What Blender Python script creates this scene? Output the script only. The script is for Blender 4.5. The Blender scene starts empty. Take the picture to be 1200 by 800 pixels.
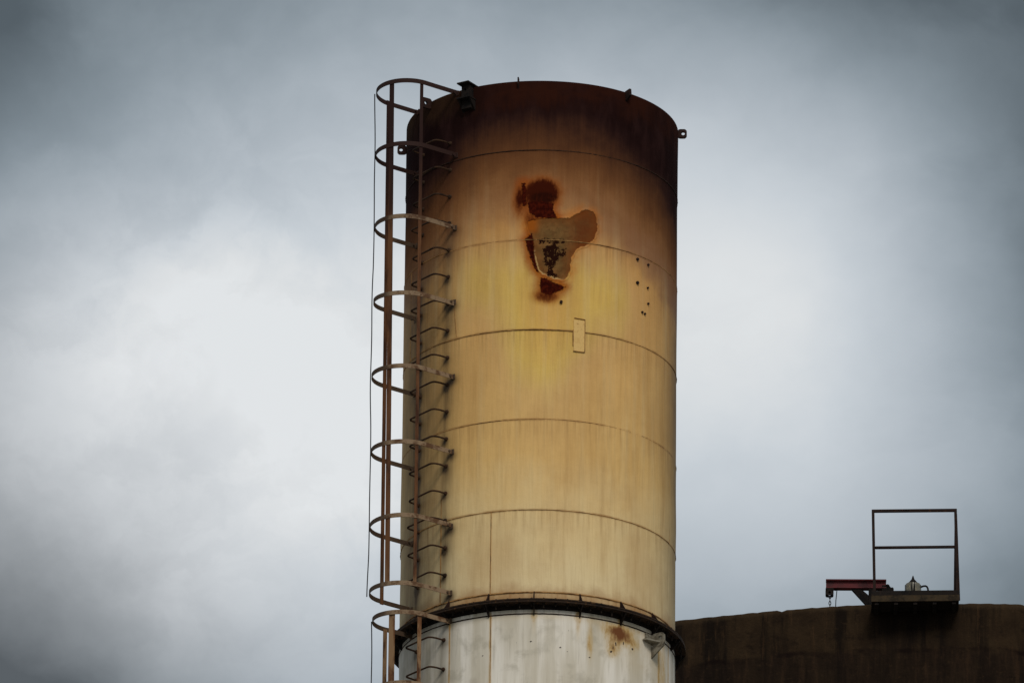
import bpy, math, random
import numpy as np
from mathutils import Vector, Matrix

random.seed(11)
rng = np.random.default_rng(5)
scene = bpy.context.scene
col = scene.collection
PI = math.pi
rad = math.radians


def lin(r, g, b):
    f = lambda c: ((c / 255 + .055) / 1.055) ** 2.4 if c > 10.3 else c / 255 / 12.92
    return (f(r), f(g), f(b), 1.0)


# ------------------------------------------------------------------ mesh helpers
class MB:
    """collects shapes that become ONE mesh"""

    def __init__(self):
        self.v, self.f, self.m = [], [], Matrix.Identity(4)

    def add(self, vs, fs):
        n = len(self.v)
        self.v += [tuple(self.m @ Vector(p)) for p in vs]
        self.f += [tuple(i + n for i in q) for q in fs]

    def box(self, c, s, rot=None, bev=0.0):
        hx, hy, hz = s[0] / 2, s[1] / 2, s[2] / 2
        if bev:
            b = min(bev, hx * .9, hy * .9, hz * .9)
            prof = [(-hx + b, -hy), (hx - b, -hy), (hx, -hy + b), (hx, hy - b), (hx - b, hy), (-hx + b, hy), (-hx, hy - b), (-hx, -hy + b)]
            vs = []
            for z, k in ((-hz, b), (-hz + b, 0), (hz - b, 0), (hz, b)):
                for x, y in prof:
                    vs.append((x * (hx - k) / hx, y * (hy - k) / hy, z))
            fs = []
            for r in range(3):
                for i in range(8):
                    j = (i + 1) % 8
                    fs.append((r * 8 + i, r * 8 + j, r * 8 + 8 + j, r * 8 + 8 + i))
            fs += [tuple(range(7, -1, -1)), tuple(range(24, 32))]
        else:
            vs = [(x, y, z) for z in (-hz, hz) for x, y in ((-hx, -hy), (hx, -hy), (hx, hy), (-hx, hy))]
            fs = [(3, 2, 1, 0), (4, 5, 6, 7), (0, 1, 5, 4), (1, 2, 6, 5), (2, 3, 7, 6), (3, 0, 4, 7)]
        M = rot if rot is not None else Matrix.Identity(3)
        c = Vector(c)
        self.add([tuple(c + M @ Vector(p)) for p in vs], fs)

    def tube(self, pts, r, n=8, closed=False):
        pts = [Vector(p) for p in pts]
        N = len(pts)
        vs, fs = [], []
        up = None
        for i, p in enumerate(pts):
            a = pts[(i - 1) % N] if (closed or i > 0) else p
            b = pts[(i + 1) % N] if (closed or i < N - 1) else p
            t = (b - a).normalized()
            if up is None:
                up = t.orthogonal().normalized()
            up = (up - t * up.dot(t)).normalized()
            w = t.cross(up)
            rr = r[i] if isinstance(r, (list, tuple)) else r
            for k in range(n):
                q = 2 * PI * k / n
                vs.append(tuple(p + (up * math.cos(q) + w * math.sin(q)) * rr))
        for i in range(N if closed else N - 1):
            j = (i + 1) % N
            for k in range(n):
                l = (k + 1) % n
                fs.append((i * n + k, i * n + l, j * n + l, j * n + k))
        if not closed:
            fs += [tuple(range(n - 1, -1, -1)), tuple(range((N - 1) * n, N * n))]
        self.add(vs, fs)

    def strip(self, pts, nrm, h, t):
        """flat bar: runs along pts (in a horizontal plane), h tall, t thick along the given normals"""
        vs, fs = [], []
        for p, n in zip(pts, nrm):
            p, n = Vector(p), Vector(n).normalized()
            for a, b in ((-1, -1), (1, -1), (1, 1), (-1, 1)):
                vs.append(tuple(p + n * (a * t / 2) + Vector((0, 0, b * h / 2))))
        for i in range(len(pts) - 1):
            for k in range(4):
                l = (k + 1) % 4
                fs.append((i * 4 + k, i * 4 + l, i * 4 + 4 + l, i * 4 + 4 + k))
        m = len(pts) * 4
        fs += [(3, 2, 1, 0), (m - 4, m - 3, m - 2, m - 1)]
        self.add(vs, fs)

    def prism(self, poly, nrm, t):
        """planar polygon (3D points) thickened by t along nrm, centred"""
        n = Vector(nrm).normalized() * (t / 2)
        k = len(poly)
        vs = [tuple(Vector(p) - n) for p in poly] + [tuple(Vector(p) + n) for p in poly]
        fs = [tuple(range(k - 1, -1, -1)), tuple(range(k, 2 * k))]
        fs += [(i, (i + 1) % k, k + (i + 1) % k, k + i) for i in range(k)]
        self.add(vs, fs)

    def plate_hole(self, o, ax, az, nrm, w, h, hr, t, hc=(0, 0), cut=0.02):
        """rectangular plate (w along ax, h along az) with a round hole through it and clipped corners"""
        o, ax, az = Vector(o), Vector(ax).normalized(), Vector(az).normalized()
        n = Vector(nrm).normalized() * (t / 2)
        K = 24
        inn, out = [], []
        for i in range(K):
            q = 2 * PI * i / K
            c, s = math.cos(q), math.sin(q)
            inn.append((hc[0] + hr * c, hc[1] + hr * s))
            k = min((w / 2 - hc[0] * (1 if c > 0 else -1)) / max(abs(c), 1e-6), (h / 2 - hc[1] * (1 if s > 0 else -1)) / max(abs(s), 1e-6))
            x, y = hc[0] + c * k, hc[1] + s * k
            d = (abs(x) - (w / 2 - cut)) + (abs(y) - (h / 2 - cut))
            if d > cut and abs(x) > w / 2 - cut and abs(y) > h / 2 - cut:
                x -= math.copysign((d - cut) / 2, x)
                y -= math.copysign((d - cut) / 2, y)
            out.append((x, y))
        P = lambda q, s: tuple(o + ax * q[0] + az * q[1] + n * s)
        vs = [P(q, -1) for q in inn] + [P(q, -1) for q in out] + [P(q, 1) for q in inn] + [P(q, 1) for q in out]
        fs = []
        for i in range(K):
            j = (i + 1) % K
            fs += [(i, j, K + j, K + i), (2 * K + j, 2 * K + i, 3 * K + i, 3 * K + j), (j, i, 2 * K + i, 2 * K + j), (K + i, K + j, 3 * K + j, 3 * K + i)]
        self.add(vs, fs)

    def lathe(self, prof, n=24, c=(0, 0, 0)):
        vs, fs = [], []
        for r, z in prof:
            for k in range(n):
                q = 2 * PI * k / n
                vs.append((c[0] + r * math.cos(q), c[1] + r * math.sin(q), c[2] + z))
        for i in range(len(prof) - 1):
            for k in range(n):
                l = (k + 1) % n
                fs.append((i * n + k, i * n + l, i * n + n + l, i * n + n + k))
        fs += [tuple(range(n - 1, -1, -1)), tuple(range((len(prof) - 1) * n, len(prof) * n))]
        self.add(vs, fs)

    def build(self, name, mat, parent=None, smooth=False, loc=None):
        me = bpy.data.meshes.new(name)
        me.from_pydata(self.v, [], self.f)
        me.update()
        me.materials.append(mat)
        if smooth:
            me.polygons.foreach_set('use_smooth', [True] * len(me.polygons))
        o = bpy.data.objects.new(name, me)
        col.objects.link(o)
        if parent is not None:
            o.parent = parent
        if loc is not None:
            o.location = loc
        return o


def thing(name, label, cat, loc=(0, 0, 0), group=None, rot=(0, 0, 0)):
    o = bpy.data.objects.new(name, None)
    o.empty_display_size = .2
    col.objects.link(o)
    o.location = loc
    o.rotation_euler = rot
    return tag(o, label, cat, group)


def tag(o, label=None, cat=None, group=None, kind=None):
    for k, v in (('label', label), ('category', cat), ('group', group), ('kind', kind)):
        if v:
            o[k] = v
    return o


# ------------------------------------------------------------------ material helpers
class NT:
    def __init__(self, tree):
        self.t, self.L = tree, tree.links

    def put(self, sock, v):
        if isinstance(v, bpy.types.NodeSocket):
            self.L.new(v, sock)
        elif isinstance(v, (int, float)):
            sock.default_value = v if not hasattr(sock.default_value, '__len__') else (v, v, v, 1)[:len(sock.default_value)]
        else:
            sock.default_value = tuple(v)[:len(sock.default_value)]

    def math(self, op, a, b=0.0, c=0.0, clamp=False):
        n = self.t.nodes.new('ShaderNodeMath')
        n.operation, n.use_clamp = op, clamp
        for i, v in enumerate((a, b, c)):
            self.put(n.inputs[i], v)
        return n.outputs[0]

    def add(self, a, b): return self.math('ADD', a, b)
    def sub(self, a, b): return self.math('SUBTRACT', a, b)
    def mul(self, a, b): return self.math('MULTIPLY', a, b)

    def step(self, x, lo, hi, a=0.0, b=1.0):
        n = self.t.nodes.new('ShaderNodeMapRange')
        n.interpolation_type = 'SMOOTHSTEP'
        n.clamp = True
        flip = lo > hi
        if flip:
            lo, hi, a, b = hi, lo, b, a
        for i, v in enumerate((x, lo, hi, a, b)):
            self.put(n.inputs[i], v)
        return n.outputs[0]

    def mix(self, fac, a, b, mode='MIX'):
        n = self.t.nodes.new('ShaderNodeMix')
        n.data_type, n.blend_type = 'RGBA', mode
        self.put(n.inputs[0], fac)
        self.put(n.inputs[6], a)
        self.put(n.inputs[7], b)
        return n.outputs[2]

    def noise(self, vec, scale=1.0, detail=4.0, rough=.5, dist=0.0):
        n = self.t.nodes.new('ShaderNodeTexNoise')
        self.put(n.inputs['Vector'], vec)
        for k, v in (('Scale', scale), ('Detail', detail), ('Roughness', rough), ('Distortion', dist)):
            n.inputs[k].default_value = v
        return n.outputs[0]

    def vec(self, x, y, z):
        n = self.t.nodes.new('ShaderNodeCombineXYZ')
        for i, v in enumerate((x, y, z)):
            self.put(n.inputs[i], v)
        return n.outputs[0]

    def scale(self, v, s, off=(0, 0, 0)):
        n = self.t.nodes.new('ShaderNodeMapping')
        self.put(n.inputs[0], v)
        n.inputs['Scale'].default_value = s
        n.inputs['Location'].default_value = off
        return n.outputs[0]

    def sep(self, v):
        n = self.t.nodes.new('ShaderNodeSeparateXYZ')
        self.put(n.inputs[0], v)
        return n.outputs

    def coord(self, which='Object'):
        return self.t.nodes.new('ShaderNodeTexCoord').outputs[which]

    def attr(self, name):
        n = self.t.nodes.new('ShaderNodeAttribute')
        n.attribute_name = name
        return n.outputs['Fac']

    def ramp(self, fac, stops, interp='LINEAR'):
        n = self.t.nodes.new('ShaderNodeValToRGB')
        e = n.color_ramp
        e.interpolation = interp
        e.elements[0].position, e.elements[0].color = stops[0]
        e.elements[1].position, e.elements[1].color = stops[-1]
        for p, c in stops[1:-1]:
            e.elements.new(p).color = c
        self.put(n.inputs[0], fac)
        return n.outputs[0]

    def bump(self, h, strength, dist):
        n = self.t.nodes.new('ShaderNodeBump')
        n.inputs['Strength'].default_value = strength
        n.inputs['Distance'].default_value = dist
        self.put(n.inputs['Height'], h)
        return n.outputs[0]


def new_mat(name):
    m = bpy.data.materials.new(name)
    m.use_nodes = True
    b = m.node_tree.nodes['Principled BSDF']
    return m, NT(m.node_tree), b


def rusty(name, base, dark, fleck, s=6.0, amount=.5, rough=.85, spec=.2):
    """painted or bare steel with rust: large blotches, fine flecks, a little bump"""
    m, n, b = new_mat(name)
    g = n.t.nodes.new('ShaderNodeNewGeometry').outputs['Position']
    a = n.noise(g, s, 6, .62)
    c = n.noise(g, s * 5, 4, .6)
    k = n.mix(n.step(a, .62 - amount * .3, .72 - amount * .2), base, dark)
    k = n.mix(n.step(c, .55, .75), k, fleck)
    n.put(b.inputs['Base Color'], k)
    b.inputs['Roughness'].default_value = rough
    b.inputs['Specular IOR Level'].default_value = spec
    n.put(b.inputs['Normal'], n.bump(c, .4, .004))
    return m


M = {}
M['rust_bar'] = rusty('rusted bar', lin(104, 70, 44), lin(62, 36, 22), lin(128, 92, 62), 5)
M['rust_dark'] = rusty('dark rusted steel', lin(44, 25, 19), lin(24, 14, 12), lin(66, 38, 24), 8)
M['black_steel'] = rusty('sooted steel', lin(28, 21, 17), lin(14, 10, 9), lin(50, 35, 24), 9)
M['rung'] = rusty('dark rung steel', lin(64, 44, 29), lin(40, 27, 18), lin(92, 62, 40), 9)
M['bolt'] = rusty('oily bolt', lin(34, 26, 20), lin(16, 12, 10), lin(70, 55, 40), 20)
M['pale_bar'] = rusty('weathered pale bar', lin(206, 184, 158), lin(120, 84, 56), lin(96, 64, 42), 7, .35)
M['red_paint'] = rusty('old red paint', lin(94, 33, 36), lin(66, 26, 28), lin(70, 28, 26), 6, .45, .6)
M['olive_steel'] = rusty('brown fascia steel', lin(60, 48, 32), lin(38, 30, 20), lin(76, 56, 34), 6)
M['rail_steel'] = rusty('dark handrail', lin(40, 27, 22), lin(26, 17, 14), lin(76, 46, 26), 4)
M['grey_plate'] = rusty('grimy grey plate', lin(134, 127, 112), lin(96, 88, 74), lin(96, 76, 54), 12, .5, .6)
M['white_plate'] = rusty('dirty white plate', lin(206, 200, 184), lin(150, 140, 120), lin(110, 84, 60), 9, .4, .6)
M['wire'] = rusty('black wire', lin(40, 38, 38), lin(24, 22, 22), lin(60, 56, 52), 9)
M['chain'] = rusty('chain steel', lin(44, 42, 42), lin(24, 22, 22), lin(60, 46, 36), 30)
M['weld'] = rusty('rusty weld bead', lin(160, 118, 68), lin(112, 78, 42), lin(186, 142, 86), 5, .6)
M['lamp_pane'] = rusty('yellowed lamp pane', lin(106, 102, 88), lin(150, 138, 108), lin(120, 108, 84), 12, .3, .4, .5)

# ------------------------------------------------------------------ chimney
R = 1.5
Z_TOP, Z_FL = 48.684, 42.60
chimney = thing('chimney', 'tall rust stained tan steel chimney with sooty top and white lower section', 'chimney')


def cyl(th, z, r=R):
    return Vector((r * math.sin(th), -r * math.cos(th), z))


def er(th): return Vector((math.sin(th), -math.cos(th), 0))
def et(th): return Vector((math.cos(th), math.sin(th), 0))


SEAMS = [47.867, 46.814, 45.767, 44.727, 43.683]
LADDER = rad(-51)                                   # where the rungs sit on the shell
RUNG_H = .157                                       # half the rung's angle on the shell
rungs_up = [48.09 - .3145 * i for i in range(17)]
rungs_lo = [42.317 - .335 * i for i in range(9)]
HOOP_C = rad(-52)
HOOPS_UP = [48.66, 47.925, 47.07, 46.20, 45.33, 44.46, 43.60, 42.835]
HOOPS_LO = [42.52, 41.70, 40.85, 40.0]

# outlines of the burnt patch, metres along the shell (s) and height (z)
PATCH = [(-0.097, 47.048), (0.091, 47.073), (0.239, 47.07), (0.324, 47.088), (0.41, 47.16), (0.497, 47.203), (0.587, 47.186), (0.622, 47.106), (0.63, 46.994), (0.59, 46.875), (0.523, 46.797), (0.435, 46.762), (0.37, 46.699), (0.328, 46.616), (0.323, 46.48), (0.287, 46.387), (0.234, 46.35), (0.118, 46.377), (0.014, 46.419), (-0.039, 46.486), (-0.072, 46.62), (-0.084, 46.778), (-0.116, 46.869), (-0.149, 46.959), (-0.139, 47.027)]
SCAB = [(-0.158, 47.257), (-0.078, 47.265), (0.027, 47.263), (0.142, 47.244), (0.122, 47.175), (0.175, 47.081), (0.091, 47.068), (-0.055, 47.071), (-0.129, 47.135)]
BAR = [(-0.223, 47.486), (-0.179, 47.484), (-0.17, 47.219), (-0.204, 47.221)]
SLIVER = [(-0.175, 46.821), (-0.106, 46.891), (-0.084, 46.823), (-0.072, 46.643), (-0.033, 46.463), (-0.016, 46.414), (-0.06, 46.463), (-0.114, 46.599), (-0.153, 46.734)]
FOOT = [(-0.003, 46.373), (0.056, 46.363), (0.14, 46.321), (0.271, 46.274), (0.235, 46.237), (0.099, 46.174), (0.005, 46.194), (-0.01, 46.284)]
FLAKE = [(0.063, 46.734), (0.157, 46.76), (0.21, 46.696), (0.284, 46.713), (0.264, 46.655), (0.2, 46.628), (0.17, 46.536), (0.117, 46.511), (0.139, 46.422), (0.181, 46.391), (0.076, 46.398), (0.086, 46.488), (0.033, 46.554), (0.053, 46.622), (0.032, 46.688)]
ROW = [(-0.021, 46.814), (0.251, 46.825), (0.241, 46.788), (0.115, 46.772), (-0.011, 46.778)]


def sdf(poly, S, Z):
    """signed distance (negative inside) of points to a polygon"""
    d = np.full(S.shape, 1e9)
    sign = np.ones(S.shape)
    k = len(poly)
    for i in range(k):
        ax, ay = poly[i]
        bx, by = poly[(i + 1) % k]
        ex, ey = bx - ax, by - ay
        wx, wy = S - ax, Z - ay
        t = np.clip((wx * ex + wy * ey) / (ex * ex + ey * ey), 0, 1)
        d = np.minimum(d, (wx - ex * t) ** 2 + (wy - ey * t) ** 2)
        c1, c2, c3 = Z >= ay, Z < by, ex * wy > ey * wx
        sign[(c1 & c2 & c3) | (~c1 & ~c2 & ~c3)] *= -1
    return sign * np.sqrt(d)


def gauss(S, Z, s0, z0, a, b):
    return np.exp(-((S - s0) / a) ** 2 - ((Z - z0) / b) ** 2)


def shell_mesh(name, z0, z1, dz, ths, attrs, mat, inner=False, dents=0.0):
    """outer wall as a grid with the wear masks as attributes, plus rim and inner wall"""
    nz = int(round((z1 - z0) / dz)) + 1
    zs = np.linspace(z0, z1, nz)
    T, Z = np.meshgrid(ths, zs)
    nt = len(ths)
    rr = np.full(T.shape, R)
    rr += np.where(np.digitize(Z, sorted(SEAMS)) % 2, .0025, 0)
    if dents:
        for k in range(40):                       # slight out of round plates
            t0, zz = rng.uniform(-1.7, 1.7), rng.uniform(z0, z1)
            rr += rng.uniform(-1, 1) * dents * np.exp(-((T - t0) / rng.uniform(.15, .4)) ** 2 - ((Z - zz) / rng.uniform(.2, .5)) ** 2)
    v = np.stack([rr * np.sin(T), -rr * np.cos(T), Z], -1).reshape(-1, 3)
    i = np.arange(nz - 1)[:, None] * nt
    j = np.arange(nt)[None, :]
    j2 = (j + 1) % nt
    f = np.stack([i + j, i + j2, i + nt + j2, i + nt + j], -1).reshape(-1, 4)
    extra_v, extra_f = [], []
    n0 = len(v)
    if inner:
        top = (nz - 1) * nt
        vi = np.stack([(R - .016) * np.sin(ths), -(R - .016) * np.cos(ths), np.full(nt, z1)], -1)
        vb = vi.copy(); vb[:, 2] = z0
        extra_v = np.concatenate([vi, vb])
        jj = np.arange(nt); kk = (jj + 1) % nt
        extra_f = np.concatenate([np.stack([top + jj, top + kk, n0 + kk, n0 + jj], -1), np.stack([n0 + jj, n0 + kk, n0 + nt + kk, n0 + nt + jj], -1)])
        v = np.concatenate([v, extra_v]); f = np.concatenate([f, extra_f])
    me = bpy.data.meshes.new(name)
    me.from_pydata(v.tolist(), [], f.tolist())
    me.polygons.foreach_set('use_smooth', np.ones(len(f), bool))
    me.update()
    S = T * R
    S_all = np.concatenate([S.ravel(), np.tile(ths * R, 2)]) if inner else S.ravel()
    for k, fn in attrs.items():
        vals = fn(S, Z).ravel() if callable(fn) else fn
        if inner:
            vals = np.concatenate([vals, np.full(2 * nt, vals[-nt:].mean())])
        a = me.attributes.new(k, 'FLOAT', 'POINT')
        a.data.foreach_set('value', vals.astype(np.float32))
    a = me.attributes.new('arc', 'FLOAT', 'POINT')
    a.data.foreach_set('value', S_all.astype(np.float32))
    me.materials.append(mat)
    o = bpy.data.objects.new(name, me)
    col.objects.link(o)
    o.parent = chimney
    return o


def soot_mask(S, Z):
    """1 at the mouth, fading down the shell; lower on both flanks where smoke hung"""
    side = np.where(S > 0, .60 * np.clip((S - .30) / 1.5, 0, 1.2) ** 1.2, .50 * np.clip((-S - .45) / 1.0, 0, 1.2) ** 1.3)
    return np.clip((Z + side - 46.65) / (48.33 - 46.65), 0, 1.35)


def grime_shade_mask(S, Z):
    g = .85 * np.clip(1 - np.abs(S + 1.68) / .80, 0, 1) ** .8  # left flank: grime plus the side falloff of light, painted in
    for z in rungs_up + rungs_lo:
        for s in ((LADDER - RUNG_H) * R, (LADDER + RUNG_H) * R):
            g = g + .55 * gauss(S, Z, s - .02, z - .03, .055, .055) + .3 * gauss(S, Z, s - .03, z - .14, .05, .16)  # dirt at the rung feet, with their soft shadow blotches painted in
    for z in HOOPS_UP + HOOPS_LO:
        g = g + .7 * gauss(S, Z, rad(-38.5) * R - .02, z - .04, .07, .06) + .35 * gauss(S, Z, rad(-38.5) * R - .05, z - .2, .07, .2)
    g = g + .8 * gauss(S, Z, 2.25, 45.2, .55, 4.0)  # right edge: brown weathering, with the light's falloff painted in
    return g


def heat_mask(S, Z):          # straw yellow and olive temper colours
    return (.75 * gauss(S, Z, -.87, 46.40, .42, .50) + .8 * gauss(S, Z, .80, 46.34, .36, .52) + .55 * gauss(S, Z, -.05, 45.35, .45, .40)
            + .5 * gauss(S, Z, .5, 45.95, .25, .35) + .45 * gauss(S, Z, -.45, 46.55, .25, .5))


def temper_mask(S, Z):        # how hot the plate ran: hottest at the burnt patch and below it
    return .62 * gauss(S, Z, .16, 46.25, .55, .6) + .45 * gauss(S, Z, .0, 45.60, .45, .50) + .38 * gauss(S, Z, -.75, 46.4, .5, .6) + .38 * gauss(S, Z, .9, 46.2, .35, .6) + .2 * gauss(S, Z, 0, 44.9, .7, .6)


def scab_mask(S, Z):
    d = sdf(SCAB, S, Z)
    for p in (BAR, SLIVER, FOOT):
        d = np.minimum(d, sdf(p, S, Z))
    return d


def rustcloud_mask(S, Z):
    return (1.25 * gauss(S, Z, .02, 47.38, .18, .16) + .45 * gauss(S, Z, -.25, 47.27, .085, .20) + .28 * gauss(S, Z, -.05, 47.25, .30, .32) + .5 * gauss(S, Z, .55, 47.13, .12, .10) + .55 * gauss(S, Z, -.10, 47.02, .09, .12)
            + .75 * gauss(S, Z, .06, 46.16, .17, .10) + .4 * gauss(S, Z, -.14, 46.55, .07, .22))


def paint_material():
    m, n, b = new_mat('heat stained tan paint')
    P = n.coord('Object')
    z = n.sep(P)[2]
    s = n.attr('arc')
    sv = n.vec(s, z, 0.0)
    blot = n.noise(sv, 2.2, 6, .6, .3)
    fine = n.noise(n.scale(sv, (26, 1.3, 1)), 1, 5, .65)
    streak = n.noise(n.scale(sv, (9, .35, 1), (3, 1, 0)), 1, 5, .6)
    grain = n.noise(sv, 60, 3, .6)
    wob = n.mul(n.sub(n.noise(sv, 16, 5, .65), .5), .06)
    wob2 = n.mul(n.sub(n.noise(sv, 45, 4, .7), .5), .05)
    # paint by height: pale at the foot, tan, browner above
    zz = n.add(z, n.mul(n.sub(blot, .5), .9))
    k = n.ramp(n.math('DIVIDE', n.sub(zz, 42.6), 6.0, clamp=True),
               [(0.0, lin(234, 212, 165)), (.16, lin(234, 204, 147)), (.30, lin(232, 189, 118)), (.50, lin(226, 178, 108)), (.75, lin(210, 152, 84)), (1.0, lin(150, 100, 60))])
    # temper colours round the burnt patch
    k = n.mix(n.mul(n.math('MULTIPLY', n.attr('heat'), n.add(.65, n.mul(blot, .7)), clamp=True), .6), k, lin(202, 168, 74))
    tv = n.add(n.attr('temper'), n.add(n.mul(n.sub(blot, .5), .30), n.mul(n.sub(n.noise(n.scale(sv, (4, .8, 1), (3, 3, 0)), 1, 4, .6), .5), .22)))
    tc = n.ramp(tv, [(.08, lin(222, 182, 114)), (.22, lin(218, 178, 120)), (.36, lin(222, 188, 108)), (.52, lin(230, 194, 94)), (.72, lin(230, 184, 86)), (.86, lin(230, 176, 88)), (1.0, lin(222, 164, 84))])
    k = n.mix(n.step(tv, .06, .55, 0, .72), k, tc)
    violet = n.add(n.sub(n.attr('soot'), .25), n.mul(n.sub(blot, .5), .3))
    k = n.mix(n.mul(n.mul(n.step(violet, -.12, .10), n.step(violet, .42, .15)), n.step(s, -.2, 1.4, .28, .55)), k, lin(120, 86, 84))
    # pale washed runs and brown streaks
    k = n.mix(n.mul(n.step(streak, .45, .80), .38), k, lin(228, 204, 152))
    k = n.mix(n.mul(n.step(n.noise(n.scale(sv, (1.1, .7, 1), (11, 5, 0)), 1, 5, .6), .42, .68), .30), k, lin(176, 130, 74))
    k = n.mix(n.mul(n.step(n.noise(n.scale(sv, (50, 3, 1), (2, 9, 0)), 1, 4, .6), .35, .8), .10), k, lin(150, 112, 62))
    k = n.mix(n.mul(n.step(fine, .42, .82), .24), k, lin(150, 110, 60))
    k = n.mix(n.mul(n.step(n.noise(n.scale(sv, (5, .5, 1), (7, 3, 0)), 1, 5, .6), .45, .80), .34), k, lin(166, 120, 62))
    k = n.mix(n.mul(n.step(grain, .62, .75), .12), k, lin(120, 86, 50))
    # a run of rust below each seam of the plates
    for zs_ in SEAMS + [42.738]:
        d = n.sub(zs_, z)
        k = n.mix(n.mul(n.step(n.math('ABSOLUTE', d), .028, .004), n.step(n.noise(n.scale(sv, (5, 5, 1), (0, zs_, 0)), 1, 4, .6), .38, .66, .1, .6)), k, lin(138, 92, 46))
        run = n.mul(n.step(d, -.004, .004), n.step(d, .34, .0))
        run = n.mul(run, n.step(n.noise(n.scale(sv, (22, .9, 1), (0, zs_, 0)), 1, 4, .6), .42, .76))
        k = n.mix(n.mul(run, .40), k, lin(128, 84, 42))
    # rust creeping up from the flange
    k = n.mix(n.mul(n.step(n.add(n.sub(z, 42.62), n.mul(n.sub(blot, .5), .5)), .26, .02), .7), k, lin(150, 98, 44))
    # grime, with side falloff and shadow blotches painted in
    gr = n.mul(n.attr('grime_shade'), n.add(.45, n.mul(n.add(fine, blot), .55)))
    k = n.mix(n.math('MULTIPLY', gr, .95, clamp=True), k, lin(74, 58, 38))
    # soot at the mouth, with brown transition
    so = n.add(n.attr('soot'), n.add(n.mul(n.sub(blot, .5), .30), n.mul(n.sub(fine, .5), .14)))
    k = n.mix(n.step(so, .0, .72, 0, .92), k, lin(122, 76, 44))
    k = n.mix(n.step(so, .42, 1.06), k, lin(46, 27, 25))
    k = n.mix(n.mul(n.step(so, .86, 1.12), n.step(n.noise(n.scale(sv, (6, 2, 1), (5, 0, 0)), 1, 5, .6), .25, .6)), k, lin(30, 15, 14))
    rim = n.step(n.add(z, n.add(n.mul(n.sub(fine, .5), .35), n.mul(n.sub(blot, .5), .5))), 48.30, 48.58)
    k = n.mix(n.mul(rim, n.step(n.noise(n.scale(sv, (2.2, 3, 1)), 1, 5, .6), .36, .60, .35, 1.0)), k, n.mix(n.step(s, -.6, -1.1), lin(50, 24, 16), lin(54, 36, 24)))
    # the burnt patch: paint gone, orange fringe, grey brown scale, maroon scabs
    pd = n.add(n.attr('patch'), wob)
    sd = n.add(n.attr('scab'), n.add(n.mul(wob, .5), wob2))
    # fringe is strongest below and at the left
    k = n.mix(n.mul(n.mul(n.step(n.add(pd, n.mul(n.sub(blot, .5), .12)), .12, -.01), n.step(n.noise(n.scale(sv, (9, 5, 1), (1, 8, 0)), 1, 5, .65), .32, .62, .25, 1.0)), n.step(n.add(s, n.mul(n.sub(z, 46.6), .55)), .62, -.05, .62, .98)), k, lin(188, 106, 20))
    k = n.mix(n.mul(n.step(sd, .12, .0), .75), k, lin(150, 70, 14))
    rc = n.mul(n.attr('cloud'), n.add(n.add(.5, n.mul(n.sub(n.noise(n.scale(sv, (22, 10, 1)), 1, 5, .7), .5), 1.1)), blot))
    k = n.mix(n.mul(n.step(rc, .08, .7), .8), k, lin(152, 82, 34))
    k = n.mix(n.step(rc, .38, .9), k, lin(72, 24, 9))
    inn = n.step(pd, .006, -.006)
    scale_c = n.mix(n.step(n.noise(sv, 7, 5, .6), .35, .65), lin(100, 75, 43), lin(130, 94, 54))
    scale_c = n.mix(n.mul(n.step(n.noise(sv, 18, 6, .7), .5, .62), .5), scale_c, lin(92, 58, 32))
    lobe = n.step(n.add(s, n.mul(wob, 2)), .20, .46)
    edge = n.step(pd, -.14, -.01)
    scale_c = n.mix(n.mul(n.math('MAXIMUM', n.mul(edge, lobe), n.mul(lobe, .85)), n.step(n.noise(sv, 12, 5, .65), .25, .6, .7, 1.0)), scale_c, lin(104, 52, 24))
    scale_c = n.mix(n.mul(edge, .4), scale_c, lin(128, 70, 28))
    scale_c = n.mix(n.mul(n.step(n.noise(n.scale(sv, (20, 4, 1)), 1, 4, .6), .58, .7), .5), scale_c, lin(84, 60, 34))
    left = n.mul(n.step(n.add(s, wob), .02, -.10), n.step(z, 46.85, 46.95))
    scale_c = n.mix(n.mul(left, .85), scale_c, lin(160, 84, 22))
    k = n.mix(inn, k, scale_c)
    lipm = n.mul(n.step(n.math('ABSOLUTE', n.add(pd, .004)), .013, .004), n.mul(n.mul(n.step(z, 46.72, 46.66), n.step(n.add(s, wob), .27, .18)), n.step(n.noise(sv, 20, 4, .6), .36, .5)))
    k = n.mix(n.mul(lipm, .8), k, lin(196, 160, 104))
    cloud_top = n.mul(n.step(rc, .62, .95), n.step(z, 47.05, 47.2))
    k = n.mix(cloud_top, k, lin(62, 21, 9))
    fl = n.math('MULTIPLY', n.step(n.add(n.attr('flake'), n.add(n.mul(wob, 1.8), n.mul(wob2, 2.2))), .014, .004), n.step(n.noise(n.scale(sv, (13, 9, 1), (5, 2, 0)), 1, 5, .75), .57, .53))
    k = n.mix(fl, k, lin(38, 17, 10))
    ragged = n.mul(n.step(n.noise(n.scale(sv, (30, 12, 1), (2, 0, 0)), 1, 4, .7), .34, .50), n.step(n.attr('top_flake'), .25, .75))
    k = n.mix(ragged, k, lin(44, 15, 8))
    k = n.mix(n.step(sd, .006, -.006), k, n.mix(n.step(n.noise(sv, 25, 4, .6), .4, .65), lin(48, 11, 6), lin(74, 22, 9)))
    n.put(b.inputs['Base Color'], k)
    bare = n.math('MAXIMUM', n.math('MAXIMUM', n.step(so, .2, .8), n.step(rc, .1, .5)), n.math('MAXIMUM', inn, n.step(sd, .05, .0)))
    n.put(b.inputs['Roughness'], n.add(.68, n.mul(bare, .3)))
    n.put(b.inputs['Specular IOR Level'], n.sub(.22, n.mul(bare, .19)))
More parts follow.
